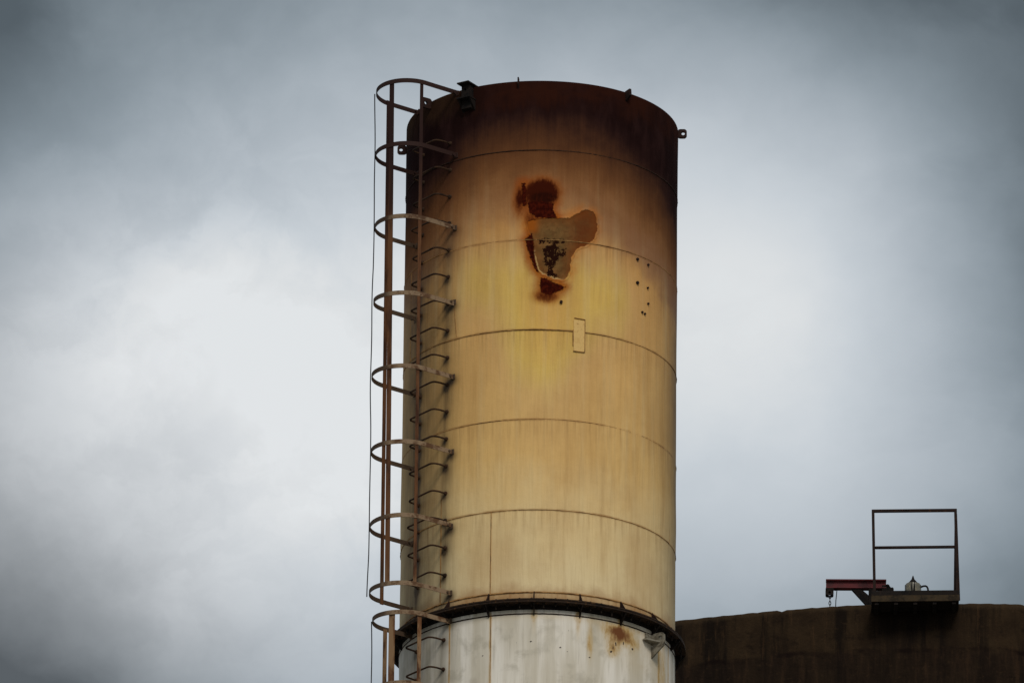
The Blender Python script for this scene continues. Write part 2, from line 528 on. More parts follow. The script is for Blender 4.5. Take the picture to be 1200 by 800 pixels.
    h = n.add(n.add(n.mul(inn, -.8), n.mul(n.step(n.math('ABSOLUTE', n.sub(pd, .01)), .022, .0), .6)), n.add(n.mul(n.noise(sv, 9, 5, .6), .5), n.mul(n.step(sd, .006, -.006), .5)))
    n.put(b.inputs['Normal'], n.bump(n.add(h, n.mul(grain, .14)), .7, .012))
    return m


def white_material():
    m, n, b = new_mat('dirty white paint')
    P = n.coord('Object')
    z = n.sep(P)[2]
    s = n.attr('arc')
    sv = n.vec(s, z, 0.0)
    blot = n.noise(sv, 3, 6, .6, .3)
    streak = n.noise(n.scale(sv, (5.5, .45, 1), (1, 0, 0)), 1, 5, .55)
    fine = n.noise(n.scale(sv, (24, 1.6, 1)), 1, 5, .6)
    k = n.mix(n.step(streak, .38, .66), lin(206, 196, 176), lin(238, 230, 216))
    k = n.mix(n.mul(n.step(blot, .50, .68), .45), k, lin(160, 152, 132))
    k = n.mix(n.mul(n.step(fine, .54, .72), .3), k, lin(150, 138, 116))
    gr = n.mul(n.attr('grime_shade'), n.add(.45, n.mul(n.add(fine, blot), .5)))  # grime with the same painted-in side shade
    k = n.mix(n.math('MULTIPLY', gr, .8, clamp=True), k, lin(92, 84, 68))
    wob = n.mul(n.sub(n.noise(sv, 14, 5, .65), .5), .10)
    ru = n.add(n.attr('rust'), n.mul(n.sub(n.noise(n.scale(sv, (24, 9, 1)), 1, 6, .7), .5), 1.5))
    ru = n.mul(ru, n.step(n.attr('rust'), .05, .3))
    k = n.mix(n.mul(n.step(n.attr('rust'), .02, .4), n.step(blot, .3, .6, .2, .55)), k, lin(198, 166, 104))
    k = n.mix(n.step(ru, .15, .75, 0, .8), k, lin(186, 146, 74))
    k = n.mix(n.step(ru, .45, 1.25), k, lin(112, 64, 24))
    k = n.mix(n.step(n.add(n.attr('chip'), n.mul(n.sub(n.noise(sv, 40, 4, .6), .5), .8)), .5, .75), k, lin(44, 28, 18))
    # darker band under the flange
    k = n.mix(n.mul(n.step(n.add(z, n.mul(n.sub(fine, .5), .12)), 42.48, 42.60), .75), k, lin(70, 60, 48))
    n.put(b.inputs['Base Color'], k)
    b.inputs['Roughness'].default_value = .6
    b.inputs['Specular IOR Level'].default_value = .3
    n.put(b.inputs['Normal'], n.bump(n.add(blot, n.mul(n.noise(sv, 50, 3, .6), .2)), .25, .008))
    return m


GUS = [rad(-1.4 + 360 / 19 * i) for i in range(-9, 10)]


def rust_runs(S, Z):
    r = np.zeros(S.shape)
    for g, w in ((-39.0, .42), (-19.7, .48), (61.3, .5), (71.3, .6)):
        r = r + w * np.exp(-((S - rad(g) * R) / .016) ** 2) * np.clip((42.56 - Z) / .05, 0, 1) * np.clip(1.05 - (42.5 - Z) * .18, .25, 1)
    for g, w in ((-1.4, .35), (17.0, .5), (36.5, .5)):
        r = r + w * np.exp(-((S - rad(g) * R) / .03) ** 2) * np.clip(1 - (42.5 - Z) / .35, 0, 1)
    r = r + .22 * gauss(S, Z, 1.2, 42.2, .5, .35) + .2 * gauss(S, Z, .2, 42.47, 2.0, .05) + .3 * gauss(S, Z, 1.7, 42.2, .12, .4)
    r = r + 1.0 * gauss(S, Z, .92, 42.40, .15, .055) + .6 * gauss(S, Z, .95, 42.33, .16, .07) + .62 * gauss(S, Z, .86, 42.20, .07, .09) + .45 * gauss(S, Z, .58, 42.2, .035, .2) + .35 * gauss(S, Z, 1.1, 42.33, .1, .06)
    return r


def chips(S, Z):
    r = np.zeros(S.shape)
    for s, z, a, b in ((.837, 42.15, .020, .022), (.90, 42.25, .014, .035), (1.0, 42.28, .012, .03), (1.13, 42.246, .02, .02), (.865, 42.2, .01, .03), (-.069, 42.177, .018, .014), (-.22, 42.17, .012, .010),
                       (.25, 42.12, .02, .012), (.33, 42.08, .014, .01), (-.6, 42.05, .016, .012), (.58, 42.04, .018, .014), (.34, 42.32, .012, .01)):
        r = r + gauss(S, Z, s, z, a, b)
    return r


fine_th = np.arange(-1.78, 1.78, .0085)
back_th = np.linspace(1.78, 2 * PI - 1.78, 40)[:-1]
ths = np.concatenate([fine_th, back_th])
ths = np.where(ths > PI, ths, ths)
top_flake = lambda S, Z: gauss(S, Z, .02, 47.31, .17, .075)
shell = shell_mesh('upper_shell', 42.66, Z_TOP, .0125, ths,
                   dict(temper=temper_mask, soot=soot_mask, grime_shade=grime_shade_mask, heat=heat_mask, cloud=rustcloud_mask, scab=scab_mask,
                        patch=lambda S, Z: sdf(PATCH, S, Z), flake=lambda S, Z: np.minimum(sdf(FLAKE, S, Z), sdf(ROW, S, Z)), top_flake=top_flake),
                   paint_material(), inner=True, dents=.007)
shell['label'] = 'tan upper shell with black mouth and burnt rust patch'
WHITE = white_material()
lower = shell_mesh('lower_shell', 39.0, 42.54, .0125, ths, dict(grime_shade=grime_shade_mask, rust=rust_runs, chip=chips), WHITE, dents=.004)
lower['label'] = 'dirty white lower shell streaked with rust'
pb = MB()
NB = 96
for zz in (0.5, 38.999):
    pb.v += [tuple(cyl(2 * PI * i / NB, zz, R - .001)) for i in range(NB)]
pb.f += [(i, (i + 1) % NB, NB + (i + 1) % NB, NB + i) for i in range(NB)]
pb.build('shaft', M['white_plate'], chimney, smooth=True)
fb = MB()
fb.lathe([(2.4, -.3), (2.4, .42), (2.34, .48), (1.7, .5)], 8)
M['concrete'] = rusty('concrete', lin(150, 146, 138), lin(120, 114, 104), lin(96, 90, 80), 2, .4, .9)
fb.build('footing', M['concrete'], chimney)


def ring(mb, prof, n=192):
    """closed profile swept round the chimney axis"""
    k = len(prof)
    vs = [tuple(cyl(2 * PI * i / n, z, r)) for i in range(n) for r, z in prof]
    fs = []
    for i in range(n):
        for j in range(k):
            fs.append((i * k + j, ((i + 1) % n) * k + j, ((i + 1) % n) * k + (j + 1) % k, i * k + (j + 1) % k))
    mb.add(vs, fs)


def weld_ring(z, r0=R, h=.009, t=.0055, name='weld_seam', mat='weld', jitter=.0012):
    mb = MB()
    n = 420
    k = 5
    vs = []
    for i in range(n):
        q = 2 * PI * i / n
        w = 1 + random.uniform(-.35, .35)
        dz = random.uniform(-jitter, jitter)
        for r, zz in ((r0 - .004, -h / 2), (r0 + t * .7 * w, -h * .45), (r0 + t * w, 0), (r0 + t * .7 * w, h * .45), (r0 - .004, h / 2)):
            vs.append(tuple(cyl(q, z + dz + zz, r)))
    fs = [(i * k + j, ((i + 1) % n) * k + j, ((i + 1) % n) * k + (j + 1) % k, i * k + (j + 1) % k) for i in range(n) for j in range(k)]
    mb.add(vs, fs)
    return mb.build(name, M[mat], chimney)


M['weld_soot'] = rusty('sooted weld bead', lin(52, 33, 22), lin(30, 19, 15), lin(74, 48, 28), 7, .5)
weld_ring(SEAMS[0], mat='weld_soot')
for z in SEAMS[1:]:
    weld_ring(z)
weld_ring(42.738, h=.014, t=.008)
weld_ring(42.492, h=.013, t=.007, mat='rust_dark')


def weld_line(s, z0, z1, w=.010, mat='weld', s1=None):
    mb = MB()
    n = max(2, int((z1 - z0) / .03))
    pts = []
    for i in range(n + 1):
        f = i / n
        ss = s + ((s1 if s1 is not None else s) - s) * f + random.uniform(-.0015, .0015)
        pts.append(cyl(ss / R, z0 + (z1 - z0) * f, R + .001))
    mb.tube(pts, w / 2, 5)
    return mb.build('weld_seam', M[mat], chimney)


weld_line(-.521, 42.74, 43.683)
weld_line(-1.165, 42.74, 43.95)
weld_line(1.875, 43.69, 44.727)
weld_line(-1.85, 45.77, 46.81)
weld_line(-.978, 45.79, 46.13, s1=-1.013)
weld_line(-.511, 39.0, 42.49, .008)
weld_line(-1.02, 39.0, 42.49, .008)

# patch plate welded over the third seam
pp = MB()
n_ = 10
ss = np.linspace(.366, .488, n_)
for (za, zb) in ((45.54, 45.90),):
    vs = [tuple(cyl(a / R, z, R + r)) for r in (.001, .006) for z in (za, zb) for a in ss]
    fs = []
    idx = lambda r, z, i: r * 2 * n_ + z * n_ + i
    for i in range(n_ - 1):
        fs.append((idx(1, 0, i), idx(1, 0, i + 1), idx(1, 1, i + 1), idx(1, 1, i)))
        for z in (0, 1):
            fs.append((idx(0, z, i), idx(0, z, i + 1), idx(1, z, i + 1), idx(1, z, i)))
    for i in (0, n_ - 1):
        fs.append((idx(0, 0, i), idx(0, 1, i), idx(1, 1, i), idx(1, 0, i)))
    pp.add(vs, fs)
M['tan_plate'] = rusty('tan painted plate', lin(224, 184, 114), lin(212, 170, 102), lin(186, 144, 84), 9, .3, .7)
plate = pp.build('patch_plate', M['tan_plate'], chimney)
wl = MB()
wl.tube([cyl(a / R, 45.922 - .008 * i / 9, R + .005) for i, a in enumerate(np.linspace(.372, .492, 10))], .0055, 5)
wl.tube([cyl(.492 / R, z, R + .005) for z in np.linspace(45.914, 45.54, 10)], .0055, 5)
wl.tube([cyl(a / R, 45.536, R + .005) for a in np.linspace(.492, .362, 10)], .0055, 5)
wl.tube([cyl(.360 / R, z, R + .005) for z in np.linspace(45.60, 45.78, 8)], .0055, 5)
M['pale_weld'] = rusty('painted weld bead', lin(170, 126, 72), lin(120, 84, 46), lin(206, 164, 100), 9, .5)
w_ = wl.build('weld_seam', M['pale_weld'], plate)

# small studs left on the upper shell
for s, z, r in ((1.161, 46.764, .017), (1.337, 46.751, .014), (1.164, 46.489, .019), (1.332, 46.479, .012), (1.341, 46.297, .013), (1.241, 46.167, .013), (1.284, 46.160, .013), (.224, 46.094, .017)):
    mb = MB()
    th = s / R
    mb.tube([cyl(th, z, R - .005), cyl(th, z, R + .018)], r, 8)
    mb.build('stud', M['rust_dark'], chimney)

# flange: two bolted rings with gussets
mb = MB()
ring(mb, [(R - .004, 42.632), (R + .112, 42.632), (R + .112, 42.616), (R - .004, 42.616)])
M['flange'] = rusty('oily rusted flange', lin(46, 33, 23), lin(24, 17, 13), lin(96, 66, 38), 6, .4)
flange_hi = mb.build('upper_flange', M['flange'], chimney)
mb = MB()
ring(mb, [(R - .004, 42.608), (R + .116, 42.608), (R + .116, 42.592), (R - .004, 42.592)])
flange_lo = mb.build('lower_flange', M['flange'], chimney)
mb = MB()
ring(mb, [(R - .002, 42.66), (R + .006, 42.66), (R + .006, 42.632), (R - .002, 42.632)])
ring(mb, [(R - .002, 42.592), (R + .003, 42.592), (R + .003, 42.55), (R - .002, 42.55)])
mb.build('flange_collar', M['black_steel'], chimney, smooth=False)
NBOLT = 76
for i in range(NBOLT):
    th = 2 * PI * (i + .5) / NBOLT
    if math.cos(th) < -.25:
        continue
    mb = MB()
    c = cyl(th, 0, R + .064)
    L = random.uniform(.026, .06)
    mb.tube([(c.x, c.y, 42.588 - L), (c.x, c.y, 42.632 + .020)], .009, 6)
    mb.tube([(c.x, c.y, 42.592 - .020), (c.x, c.y, 42.591)], .017, 6)
    mb.tube([(c.x, c.y, 42.632), (c.x, c.y, 42.633 + .014)], .015, 6)
    mb.build('bolt', M['bolt'], flange_lo)
for g in GUS:
    if abs(g - rad(55.4)) < .05:
        pass
    a, t_ = er(g), et(g)
    mb = MB()
    up = Vector((0, 0, 1))
    P = lambda r, z: a * r + up * z
    mb.prism([P(R - .003, 42.591), P(R + .108, 42.591), P(R + .102, 42.572), P(R + .014, 42.475), P(R - .003, 42.475)], t_, .011)
    mb.build('gusset', M['black_steel'], chimney)
    mb = MB()
    mb.prism([P(R - .003, 42.633), P(R + .095, 42.633), P(R + .012, 42.745), P(R - .003, 42.745)], t_, .010)
    mb.build('gusset', M['rust_dark'], chimney)

# lifting lug below the flange, white plates
g = rad(55.5)
mb = MB()
a, t_, up = er(g), et(g), Vector((0, 0, 1))
mb.plate_hole(cyl(g, 42.425, R + .085), a, up, t_, .17, .15, .020, .022, (.03, .02), .03)
mb.prism([cyl(g, 42.352, R - .002), cyl(g, 42.352, R + .165), cyl(g, 42.22, R - .002)], t_, .020)
mb.box(cyl(g, 42.43, R + .010), (.26, .018, .10), Matrix((t_, a, up)).transposed())
mb.prism([cyl(g, 42.395, R - .002) - t_ * .17, cyl(g, 42.395, R - .002) + t_ * .02, cyl(g, 42.395, R + .13) + t_ * .02, cyl(g, 42.395, R + .05) - t_ * .17], up, .016)
mb.build('lifting_lug', M['grey_plate'], chimney)['label'] = 'grey lifting lug under the flange'


# lugs round the mouth
def rim_lug(deg, z, w, h, t, hole=True, name='lifting_lug', mat='rust_dark', cut=.02):
    g = rad(deg)
    mb = MB()
    if hole:
        mb.plate_hole(cyl(g, z, R + w / 2 - .004), er(g), (0, 0, 1), et(g), w, h, .020, t, (.012, 0), cut)
    else:
        a, up = er(g), Vector((0, 0, 1))
        mb.prism([cyl(g, z - h * .5, R - .003), cyl(g, z - h * .1, R + w), cyl(g, z + h * .5, R + w * .9), cyl(g, z + h * .42, R - .003)], et(g), t)
    return mb.build(name, M[mat], chimney)


rim_lug(88, 48.665, .105, .105, .028)
rim_lug(-89, 48.45, .105, .105, .028)
rim_lug(-55, 48.655, .13, .12, .028)
rim_lug(37.6, 48.64, .085, .13, .026, False)
rim_lug(-10.1, 48.655, .045, .13, .014, False)

# stub beam bracket at the mouth: plate, web, plate
g = rad(-32.3)
a, t_, up = er(g), et(g), Vector((0, 0, 1))
rot = Matrix((t_, a, up)).transposed()
mb = MB()
mb.box(cyl(g, 48.705, R + .035), (.150, .22, .014), rot)
mb.plate_hole(cyl(g, 48.62, R + .075), t_, up, a, .10, .15, .013, .02, (0, .02), .004)
mb.box(cyl(g, 48.62, R + .03) - t_ * .045, (.014, .085, .15), rot)
mb.box(cyl(g, 48.62, R + .03) + t_ * .045, (.014, .085, .15), rot)
mb.box(cyl(g, 48.533, R + .065), (.17, .14, .016), rot)
mb.prism([cyl(g, 48.523, R - .002) - t_ * .07, cyl(g, 48.523, R + .12) - t_ * .07, cyl(g, 48.40, R - .002) - t_ * .07], t_, .018)
mb.prism([cyl(g, 48.523, R - .002) + t_ * .07, cyl(g, 48.523, R + .12) + t_ * .07, cyl(g, 48.40, R - .002) + t_ * .07], t_, .018)
mb.box(cyl(g, 48.475, R + .03), (.12, .07, .10), rot)
mb.build('roller_bracket', M['black_steel'], chimney)['label'] = 'dark boxed bracket on the chimney mouth'


# ------------------------------------------------------------------ rungs and safety cage
def rung(z, base):
    mb = MB()
    t0, t1 = LADDER + RUNG_H, LADDER - RUNG_H
    L = .185 + random.uniform(-.012, .012)
    d = random.uniform(-.008, .008)
    u = er(LADDER)
    p0, p1 = cyl(t0, z, R - .01), cyl(t1, z + d, R - .01)
    q0 = cyl(t0, z + .002, R) + u * L - et(LADDER) * .02
    q1 = cyl(t1, z + d, R) + u * L * .96 + et(LADDER) * .02
    path = [p0, cyl(t0, z, R) + u * L * .55]
    for c, nx in ((q0, q1), (q1, p1)):                       # rounded bends
        a_ = path[-1]
        d0, d1 = (a_ - c).normalized() * .05, (nx - c).normalized() * .05
        for i in range(7):
            f = i / 6
            path.append((c + d0) * (1 - f) ** 2 + c * 2 * f * (1 - f) + (c + d1) * f * f)
    path.append(p1)
    mb.tube(path, .0105, 7)
    for p, t in ((p0, t0), (p1, t1)):
        mb.tube([p, p + er(t) * .030], [.030, .018], 8)
    return mb.build('rung', M['rung'], chimney, smooth=False)


for z in rungs_up + rungs_lo:
    rung(z, 0)

U = er(HOOP_C)
V = -et(HOOP_C)                        # away along the shell, to the far side of the cage
HR, HC, HC_LO = .345, 1.875, 1.81


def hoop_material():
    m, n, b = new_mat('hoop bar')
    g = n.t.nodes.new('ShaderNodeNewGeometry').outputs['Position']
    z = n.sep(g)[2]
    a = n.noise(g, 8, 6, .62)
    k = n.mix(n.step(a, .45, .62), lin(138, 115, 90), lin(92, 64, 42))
    k = n.mix(n.mul(n.step(n.add(n.attr('tone'), n.mul(n.sub(a, .5), .8)), .25, .75), .92), k, lin(74, 58, 44))
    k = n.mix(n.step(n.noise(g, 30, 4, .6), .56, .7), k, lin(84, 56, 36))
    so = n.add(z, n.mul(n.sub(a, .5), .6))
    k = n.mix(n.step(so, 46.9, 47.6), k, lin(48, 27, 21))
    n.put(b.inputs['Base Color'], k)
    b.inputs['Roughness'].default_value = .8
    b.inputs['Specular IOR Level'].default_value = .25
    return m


def upright_material():
    m, n, b = new_mat('upright bar')
    g = n.t.nodes.new('ShaderNodeNewGeometry').outputs['Position']
    z = n.sep(g)[2]
    a = n.noise(n.scale(g, (9, 9, 2)), 1, 6, .62)
    k = n.mix(n.step(a, .42, .64), lin(104, 68, 42), lin(66, 40, 26))
    pale = n.step(z, 43.4, 42.4)
    k = n.mix(n.mul(pale, n.step(n.noise(n.scale(g, (9, 9, 3), (4, 0, 0)), 1, 5, .6), .40, .55)), k, lin(138, 108, 78))
    so = n.add(z, n.mul(n.sub(a, .5), .8))
    k = n.mix(n.step(so, 46.7, 47.9), k, lin(46, 26, 22))
    n.put(b.inputs['Base Color'], k)
    b.inputs['Roughness'].default_value = .85
    b.inputs['Specular IOR Level'].default_value = .2
    return m


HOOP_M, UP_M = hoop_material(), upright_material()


def hoop_pt(phi, z, dr=0.0, hc=None):
    return U * ((hc or HC) + (HR + dr) * math.cos(phi)) + V * (HR + dr) * math.sin(phi) + Vector((0, 0, z))


def hoop(z, dip=0.0, hc=HC):
    pts, nr = [], []
    a0 = math.sqrt(R * R - HR * HR)
    rr = .008 * random.uniform(-1, 1)
    lean = random.uniform(-.016, .016)
    for i in range(5):
        pts.append(U * (a0 - .01 + (hc - a0 + .01) * i / 5) - V * HR + Vector((0, 0, z - lean)))
        nr.append(-V)
    for i in range(33):
        ph = -PI / 2 + PI * i / 32
        pts.append(hoop_pt(ph, z + dip * math.cos(ph) + lean * math.sin(ph), rr, hc))
        nr.append(U * math.cos(ph) + V * math.sin(ph))
    for i in range(4, -1, -1):
        pts.append(U * (a0 - .01 + (hc - a0 + .01) * i / 5) + V * HR + Vector((0, 0, z + lean)))
        nr.append(V)
    mb = MB()
    mb.strip(pts, nr, .050, .008)
    n_main = len(mb.v)
    for sgn in (-1, 1):                                  # fixing pads with a bolt
        th = math.atan2((V * HR * sgn).dot(et(HOOP_C)), a0) + HOOP_C
        mb.box(cyl(th, z, R + .006), (.050, .010, .062), Matrix((et(th), er(th), Vector((0, 0, 1)))).transposed(), .004)
        p = U * (a0 + .05) + V * (HR * sgn) + Vector((0, 0, z))
        mb.tube([p - V * .018, p + V * .018], .013, 6)
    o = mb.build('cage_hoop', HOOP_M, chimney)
    tone = []
    for k in range(len(mb.v)):                           # darker on the inside and round the far side
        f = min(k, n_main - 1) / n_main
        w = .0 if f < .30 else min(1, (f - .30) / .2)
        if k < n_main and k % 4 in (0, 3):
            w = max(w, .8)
        tone.append(w)
    at = o.data.attributes.new('tone', 'FLOAT', 'POINT')
    at.data.foreach_set('value', tone)
    return o


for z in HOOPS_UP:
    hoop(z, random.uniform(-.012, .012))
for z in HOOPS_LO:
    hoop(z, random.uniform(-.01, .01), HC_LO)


def upright(phi0, phi1, z0, z1, w=.046, hc=None):
    """flat bar inside the hoops from z0 up to z1, its place on the hoop shifting from phi0 to phi1"""
    mb = MB()
    n = 14
    vs, fs = [], []
    for i in range(n + 1):
        f = i / n
        ph = phi0 + (phi1 - phi0) * f
        z = z0 + (z1 - z0) * f
        p = hoop_pt(ph, z, -.0075, hc)
        nn = U * math.cos(ph) + V * math.sin(ph)
        t = -U * math.sin(ph) + V * math.cos(ph)
        for a, b in ((-1, -1), (1, -1), (1, 1), (-1, 1)):
            vs.append(tuple(p + t * (a * w / 2) + nn * (b * .0035)))
    for i in range(n):
        for k in range(4):
            l = (k + 1) % 4
            fs.append((i * 4 + k, i * 4 + l, i * 4 + 4 + l, i * 4 + 4 + k))
    m = (n + 1) * 4
    fs += [(3, 2, 1, 0), (m - 4, m - 3, m - 2, m - 1)]
    mb.add(vs, fs)
    return mb.build('cage_upright', UP_M, chimney)


upright(rad(-79), rad(-79), 42.83, 48.68, .038)
upright(rad(-27), rad(-21), 42.83, 48.68, .056)
upright(rad(90), rad(88), 42.80, 48.68, .046)
upright(rad(-80), rad(-80), 40.0, 42.54, .046, HC_LO)
upright(rad(-28), rad(-28), 40.0, 42.54, .070, HC_LO)
upright(rad(88), rad(88), 40.0, 42.53, .052, HC_LO)


# thin conductor wires hanging down the outside of the cage
def wire(z0, z1, phi, name, label, group=None, hc=None):
    mb = MB()
    pts = []
    n = 60
    for i in range(n + 1):
        z = z0 + (z1 - z0) * i / n
        sway = .010 * math.sin(z * 2.1) + .006 * math.sin(z * 5.3 + 1)
        pts.append(hoop_pt(phi, z, .010, hc) + U * max(sway * .6, -.002) + V * sway * .4)
    mb.tube(pts, .0062, 6)
    return tag(mb.build(name, M['wire'], None, smooth=True), label, 'wire', group)


wire(48.66, 42.80, rad(42), 'wire', 'long thin dark wire hanging down the outside of the upper ladder cage')
wire(42.53, 40.0, rad(42), 'wire', 'short dark wire on the lower ladder cage below the flange', None, HC_LO)

# ------------------------------------------------------------------ silo
SX, SY, SR, SZ = 5.6, 31.393, 9.5, 51.127
silo = thing('silo', 'huge dark brown round silo with stained wall behind the chimney', 'silo', (SX, SY, 0))


def silo_material():
    m, n, b = new_mat('dark stained silo wall')
    P = n.coord('Object')
    x, y, z = n.sep(P)
    s = n.mul(n.math('ARCTAN2', x, n.mul(y, -1.0)), SR)
    sv = n.vec(s, z, 0)
    streak = n.noise(n.scale(sv, (3.2, .30, 1)), 1, 6, .62)
    fine = n.noise(n.scale(sv, (12, 1.5, 1)), 1, 5, .6)
    blot = n.noise(sv, 2.2, 6, .65)
    k = n.mix(n.step(blot, .35, .68), lin(41, 30, 20), lin(54, 41, 27))
    k = n.mix(n.step(streak, .46, .62, 0, .9), k, lin(22, 16, 12))
    k = n.mix(n.mul(n.step(fine, .55, .72), .5), k, lin(78, 56, 36))
    low = n.step(n.add(z, n.mul(n.sub(blot, .5), .35)), 50.55, 50.42)
    k = n.mix(n.mul(low, .6), k, n.mix(n.step(fine, .4, .65), lin(24, 17, 13), lin(38, 27, 20)))
    k = n.mix(n.mul(n.step(n.noise(sv, 14, 6, .7), .54, .68), .25), k, lin(72, 54, 36))
    k = n.mix(n.mul(n.step(n.noise(sv, 5, 6, .7), .54, .66), .5), k, lin(22, 15, 11))
    # rusty drip line where the upper band ends
    wl_ = n.sub(n.add(z, n.mul(n.sub(n.noise(n.scale(sv, (1.2, 1, 1)), 1, 4, .6), .5), .3)), 50.46)
    crack = n.mul(n.step(n.math('ABSOLUTE', wl_), .05, .012), n.step(n.noise(n.scale(sv, (2, 2, 1), (4, 2, 0)), 1, 4, .6), .42, .6))
    k = n.mix(n.mul(crack, .8), k, lin(20, 11, 9))
    # light worn edge along the top
    k = n.mix(n.mul(n.step(n.add(z, n.mul(n.sub(fine, .5), .1)), 51.03, 51.11), .45), k, lin(78, 62, 44))
    # shade under the platform, painted into the wall colour
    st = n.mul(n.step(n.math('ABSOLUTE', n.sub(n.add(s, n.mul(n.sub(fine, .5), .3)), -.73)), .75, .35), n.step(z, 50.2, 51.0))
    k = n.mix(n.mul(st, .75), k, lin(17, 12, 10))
    n.put(b.inputs['Base Color'], k)
    b.inputs['Roughness'].default_value = .95
    b.inputs['Specular IOR Level'].default_value = .08
    n.put(b.inputs['Normal'], n.bump(n.add(blot, n.mul(n.noise(sv, 25, 4, .65), .5)), .6, .03))
    return m


mb = MB()
NS = 900
vs = []
zs = [0, 40, 49, 50, 50.5, 50.9, 51.06]
for z in zs:
    vs += [(SR * math.sin(2 * PI * i / NS), -SR * math.cos(2 * PI * i / NS), z) for i in range(NS)]
top = []
for i in range(NS):
    q = 2 * PI * i / NS
    j = random.uniform(-.006, .005) + .006 * math.sin(i * .13) - (.018 if random.random() < .02 else 0)
    top.append((q, j))
for d, dz in ((0, -.012), (.015, 0), (.23, .0)):
    vs += [((SR - d) * math.sin(q), -(SR - d) * math.cos(q), SZ - .003 + j + dz) for q, j in top]
vs += [((SR - .24) * math.sin(q), -(SR - .24) * math.cos(q), SZ - .6) for q, j in top]
rows = len(zs) + 4
fs = [(r * NS + i, r * NS + (i + 1) % NS, (r + 1) * NS + (i + 1) % NS, (r + 1) * NS + i) for r in range(rows - 1) for i in range(NS)]
mb.add(vs, fs)
SILO_M = silo_material()
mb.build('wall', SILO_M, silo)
mb = MB()
mb.lathe([(9.25, SZ - .75), (9.25, SZ - .45), (.5, SZ - .35)], 64)
mb.build('roof', M['olive_steel'], silo)

# local frame on the silo rim below the platform: x along the rim, y into the silo, z up from the rim
ang = rad(-4.4)
PL = Vector((SX + SR * math.sin(ang), SY - SR * math.cos(ang), SZ - .015))
PROT = (0, 0, ang + rad(3.5))
k90 = 1 / 90.2


def put(name, label, cat, off=(0, 0, 0), tilt=0.0):
    o = thing(name, label, cat)
    o.matrix_world = Matrix.Translation(PL) @ Matrix.Rotation(PROT[2], 4, 'Z') @ Matrix.Translation(off) @ Matrix.Rotation(tilt, 4, 'Y')
    return o


platform = put('access_platform', 'small dark steel platform with guard rail overhanging the silo rim', 'platform', (.02, 0, 0), rad(-.9))
mb = MB()
mb.box((0, -.03, -.075), (1.13, .68, .03))
for i in range(5):
    mb.box((-.5 + .25 * i, -.03, -.11), (.05, .66, .04))
mb.build('deck', M['black_steel'], platform)
mb = MB()
mb.box((0, -.375, -.052), (1.14, .012, .085), None, .003)
mb.build('fascia', M['olive_steel'], platform)
mb = MB()
mb.box((0, -.360, .026), (1.14, .014, .066), None, .003)
mb.box((0, -.30, -.008), (1.14, .10, .010))
mb.build('kick_plate', M['black_steel'], platform)
for x in (-.525, .545):
    mb = MB()
    mb.box((x, -.345, .535), (.036, .036, 1.25), None, .004)
    mb.build('post', M['rail_steel'], platform)
mb = MB()
mb.tube([(.548, -.34, 1.08), (.515, -.30, .0)], .017, 6)
mb.build('stay', M['rail_steel'], platform)
mb = MB()
mb.tube([(.552, -.325, 1.12), (.568, -.325, -.07)], .014, 6)
mb.build('stay', M['rail_steel'], platform)
for z, hh in ((1.165, .040), (.66, .034)):
    mb = MB()
    mb.box((.01, -.345, z), (1.034 if z < 1 else 1.106, .032, hh), None, .004)
    mb.build('rail', M['rail_steel'], platform)

# red hoist beam laid along the rim behind the guard rail, with its trolley, chain and wire
hoist = put('hoist_beam', 'short red steel hoist beam beside the guard rail on the silo rim', 'hoist', (0, .15, 0))
x0, x1, z0, z1 = -1.13, -.345, .258, .378
mb = MB()
mb.box(((x0 + x1) / 2, 0, z1 - .007), (x1 - x0, .11, .014))
mb.box(((x0 + x1) / 2, 0, z0 + .007), (x1 - x0, .11, .014))
mb.box(((x0 + x1) / 2, -.01, (z0 + z1) / 2), (x1 - x0 - .004, .012, z1 - z0 - .028))
mb.build('beam', M['red_paint'], hoist)
mb = MB()
mb.prism([(-.80, 0, z0 - .001), (-.68, 0, z0 - .001), (-.50, 0, .10), (-.50, 0, -.02), (-.56, 0, -.02)], (0, 1, 0), .07)
mb.box((-.53, 0, .10), (.09, .09, .32), None, .004)
mb.build('brace', M['black_steel'], hoist)
mb = MB()
mb.prism([(-.40, 0, .30), (-.31, 0, .30), (-.24, 0, .21), (-.24, 0, .0), (-.40, 0, .0)], (0, 1, 0), .10)
mb.tube([(-.33, -.05, .285), (-.33, .05, .285)], .03, 8)
mb.tube([(-.27, -.05, .25), (-.27, .05, .25)], .022, 8)
mb.build('end_bracket', M['black_steel'], hoist)
mb = MB()
mb.plate_hole((-1.082, -.045, .212), (1, 0, 0), (0, 0, 1), (0, 1, 0), .105, .10, .016, .014, (0, -.015), .012)
mb.plate_hole((-1.082, .045, .212), (1, 0, 0), (0, 0, 1), (0, 1, 0), .105, .10, .016, .014, (0, -.015), .012)
mb.tube([(-1.115, -.06, .245), (-1.115, .06, .245)], .016, 8)
mb.tube([(-1.05, -.06, .245), (-1.05, .06, .245)], .016, 8)
mb.tube([(-1.015, 0, .245), (-.985, 0, .255), (-.97, 0, .262)], .012, 6)
trolley = mb.build('trolley', M['black_steel'], hoist)
mb = MB()
for i in range(9):
    zc = .155 - i * .045
    pts = []
    for k in range(12):
        q = 2 * PI * k / 12
        dx, dz = .013 * math.cos(q), .028 * math.sin(q)
        pts.append((-1.077 + (dx if i % 2 == 0 else 0), (0 if i % 2 == 0 else dx), zc + dz))
    mb.tube(pts, .0055, 5, closed=True)
mb.build('chain', M['chain'], hoist)
mb = MB()
mb.tube([(-.985, 0, .262), (-.99, 0, .20), (-1.0, 0, .10), (-1.005, 0, -.05), (-1.005, 0, -.25)], .006, 5)
mb.build('wire', M['wire'], hoist)

